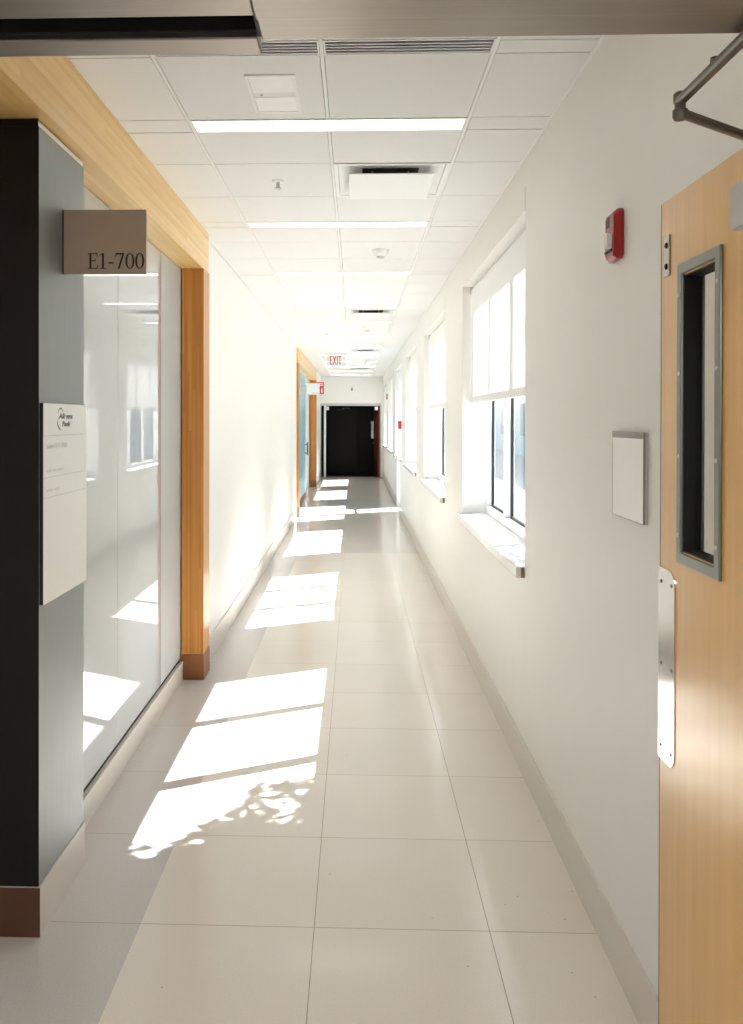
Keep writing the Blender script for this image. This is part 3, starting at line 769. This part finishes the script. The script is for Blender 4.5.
# edge plate with rounded near corners
py0, py1, pz0, pz1, r = 1.708, 1.7965, 1.041, 1.457, .03
pts = [(py1, pz0), (py1, pz1)]
pts += [(py0+r-r*math.sin(a), pz1-r+r*math.cos(a)) for a in [math.pi/2*i/6 for i in range(7)]]
pts += [(py0+r-r*math.cos(a), pz0+r-r*math.sin(a)) for a in [math.pi/2*i/6 for i in range(7)]]
pp = MB().prism([(DX-.0022, y, z) for y, z in pts], (.0021, 0, 0), 'steelP').build('edge_plate', t)
for yy in (py0+.016, py1-.016):
    for zz in (pz0+.03, (pz0+pz1)/2, pz1-.03): MB().lathe((DX-.002, yy, zz), (-1, 0, 0), [(.0042, 0), (.0035, .0016)], 'armmetal', 10).build('screw', pp)
lp = box(DX-.003, DX-.0001, 1.742, 1.771, 2.084, 2.172, 'steel').build('latch_plate', t, bevel=.0008)
for zz in (2.105, 2.150): MB().lathe((DX-.0028, 1.7565, zz), (-1, 0, 0), [(.007, 0), (.005, .003)], 'dark', 12).build('screw', lp)
box(.610, DX-.0001, 1.04, 1.347, 2.085, 2.160, 'greymetal').build('closer_body', t, bevel=.006)
am = MB()
E0 = Vector((.486, 1.234, 2.250)); SP = Vector((.652, 1.333, 2.240)); SH = Vector((.488, .99, 2.252))
def bar(a, b, wd, th, m, dz=0.):
    a, b = Vector(a)+Vector((0, 0, dz)), Vector(b)+Vector((0, 0, dz)); d = (b-a).normalized(); n_ = d.cross(Vector((0, 0, 1))).normalized(); u_ = n_.cross(d)
    c_ = [a+n_*wd/2*i+u_*th/2*j for i, j in ((-1, -.5), (-.6, -1), (.6, -1), (1, -.5), (1, .5), (.6, 1), (-.6, 1), (-1, .5))]
    am.prism(c_, b-a, m)
bar(E0, SH, .017, .012, 'armmetal', .006)
bar(E0, SP, .017, .011, 'armmetal', -.012)
am.lathe((E0.x, E0.y, E0.z-.022), (0, 0, 1), [(.009, 0), (.011, .004), (.011, .014), (.008, .016), (.008, .024), (.010, .026), (.010, .038), (.007, .041)], 'armmetal', 16)
am.tube((SP.x, SP.y, 2.159), (SP.x, SP.y, 2.238), .011, 'armmetal')
am.box(SH.x-.016, SH.x+.016, SH.y-.05, SH.y+.012, 2.246, 2.2618, 'armmetal')
am.lathe((.4872, 1.12, 2.264), (0, 0, 1), [(.006, 0), (.006, .006)], 'armmetal', 10)
am.build('closer_arm', t, smooth=True)

# ------------------------------------------------------------------ outside
tag(box(1.10, 90, -60, 260, -.3, -.15, 'ground').build('ground', org=(0, 0, -.15)), 'pale paving outside the windows', 'ground', kind='structure')
t = thing('neighbouring_building', (10, 60, -.15), 'long low pale blue building beyond the window glass', 'building')
box(9, 16, 8, 200, -.15, 4.4, 'facade').build('facade', t)
for i in range(14): box(8.98, 9.001, 11+i*6, 14.5+i*6, .9, 3.2, 'facadeglass').build('window', t)
SUN = Vector((1, .49, 1.03))
def tree():
    cx, cy, cz = 2.36, 4.50, 2.90
    t = thing('garden_tree', (cx+.1, cy-.25, -.15), 'small leafy tree outside casting leaf shadows on the floor', 'tree')
    tr = MB()
    base = Vector((cx+.1, cy-.25, -.15)); top = Vector((cx, cy-.15, cz-.35))
    prev = base; pr = .05
    for i in range(1, 7):
        f_ = i/6; p = base.lerp(top, f_)+Vector((math.sin(f_*4)*.05, math.cos(f_*5)*.04-.04, 0))
        r_ = .05*(1-f_*.6); d = p-prev
        tr.lathe(prev, d, [(pr, 0), (r_, d.length)], 'bark', 10); prev, pr = p, r_
    for i in range(14):
        a = i*2.4; el = random.uniform(-.2, .6); L = random.uniform(.35, .6)
        e_ = prev+Vector((math.cos(a)*math.cos(el), math.sin(a)*math.cos(el)-.25, math.sin(el)))*L
        d = e_-prev; tr.lathe(prev, d, [(.014, 0), (.004, d.length)], 'bark', 7)
    tr.build('trunk', t, smooth=True)
    # crown culled so its floor shadow takes a set edge and gaps
    edge = [(-3, 3.37), (-.95, 3.37), (-.81, 3.40), (-.71, 3.44), (-.69, 3.54), (-.60, 3.61), (-.52, 3.76), (-.49, 3.95), (-.37, 3.99), (-.2, 4.06), (.1, 4.12), (3, 4.2)]
    gaps = [(-.36, 3.72, .05), (-.29, 3.71, .045), (-.25, 3.84, .035), (-.244, 3.567, .03), (-.469, 3.68, .03), (-.843, 3.27, .055), (-.806, 3.352, .06), (-.914, 3.336, .03), (-.657, 3.374, .035), (-.393, 3.844, .03), (-.33, 3.62, .02), (-.55, 3.56, .02)]
    lf = MB(); c0 = Vector((cx, cy, cz)); cnt = tries = 0
    while cnt < 6500 and tries < 160000:
        tries += 1
        p = Vector((random.uniform(-1, 1), random.uniform(-1, 1), random.uniform(-1, 1)))
        if p.length > 1: continue
        q = c0+Vector((p.x*.80, p.y*.85, p.z*.72))
        d = Vector((random.gauss(0, 1), random.gauss(0, 1), random.gauss(-.3, .6))).normalized()
        u_ = d.orthogonal().normalized(); u_ = (Matrix.Rotation(random.uniform(0, 6.28), 3, d) @ u_)
        L, W_ = random.uniform(.045, .080), random.uniform(.016, .026); nn = d.cross(u_)*.008
        m = q+d*L*.5
        fx, fy = m.x-m.z/SUN.z*SUN.x, m.y-m.z/SUN.z*SUN.y
        k = next(i for i in range(len(edge)-1) if edge[i+1][0] > fx)
        (xa, ya), (xb, yb) = edge[k], edge[k+1]
        if fy > ya+(yb-ya)*(fx-xa)/(xb-xa)-.03: continue
        if any(math.hypot(fx-gx, fy-gy) < gr*.8 for gx, gy, gr in gaps): continue
        lf.raw([q, q+d*L*.3+u_*W_+nn, q+d*L*.65+u_*W_*.8+nn, q+d*L, q+d*L*.65-u_*W_*.8+nn, q+d*L*.3-u_*W_+nn, q+d*L*.5], [(0, 1, 2, 6), (6, 2, 3), (6, 3, 4), (0, 6, 4, 5)], 'leaf')
        cnt += 1
    lf.build('foliage', t)
tree()

# ------------------------------------------------------------------ light
sd = bpy.data.lights.new('sun', 'SUN'); sd.energy = 28.; sd.angle = math.radians(.35); sd.color = (1., .99, .975)
so = bpy.data.objects.new('sun', sd); COL.objects.link(so)
so.rotation_euler = SUN.to_track_quat('Z', 'Y').to_euler(); so.location = (8, 8, 9)
wd = bpy.data.worlds.new('sky'); SC.world = wd; wd.use_nodes = True
nt = wd.node_tree; nt.nodes.clear()
sk = nt.nodes.new('ShaderNodeTexSky'); sk.sky_type = 'NISHITA'; sk.sun_disc = False
sk.sun_elevation = math.radians(42.8); sk.sun_rotation = math.atan2(1, .49); sk.air_density = 1.; sk.dust_density = 2.; sk.ozone_density = 1.
bg = nt.nodes.new('ShaderNodeBackground'); bg.inputs[1].default_value = .22
ow = nt.nodes.new('ShaderNodeOutputWorld'); nt.links.new(sk.outputs[0], bg.inputs[0]); nt.links.new(bg.outputs[0], ow.inputs[0])

# ------------------------------------------------------------------ camera
f_px, H, yaw, pitch, roll, cx, cy = 809.47, 1.777, -.0322, .0049, .0018, 329.6, 423.27
r0 = Vector((math.cos(yaw), -math.sin(yaw), 0)); f0 = Vector((math.sin(yaw), math.cos(yaw), 0)); z0 = Vector((0, 0, 1))
fw = f0*math.cos(pitch)-z0*math.sin(pitch); up = z0*math.cos(pitch)+f0*math.sin(pitch)
rt = r0*math.cos(roll)+up*math.sin(roll); upc = up*math.cos(roll)-r0*math.sin(roll)
cd = bpy.data.cameras.new('camera'); co = bpy.data.objects.new('camera', cd); COL.objects.link(co)
mw = Matrix((rt, upc, -fw)).transposed().to_4x4(); mw.translation = Vector((0, 0, H)); co.matrix_world = mw
cd.sensor_fit = 'VERTICAL'; cd.sensor_height = 36.; cd.sensor_width = 36.; cd.lens = f_px/1024*36
cd.shift_x = (371.5-cx)/1024; cd.shift_y = -(512-cy)/1024
cd.clip_start = .02; cd.clip_end = 300
SC.camera = co

vs = SC.view_settings
vs.view_transform = 'Standard'; vs.look = 'None'; vs.gamma = 1.; vs.use_curve_mapping = False; vs.exposure = .58
cyc = SC.cycles
cyc.max_bounces = 12; cyc.diffuse_bounces = 8; cyc.glossy_bounces = 6; cyc.transmission_bounces = 8; cyc.transparent_max_bounces = 12
cyc.use_denoising = True; cyc.sample_clamp_indirect = 12.
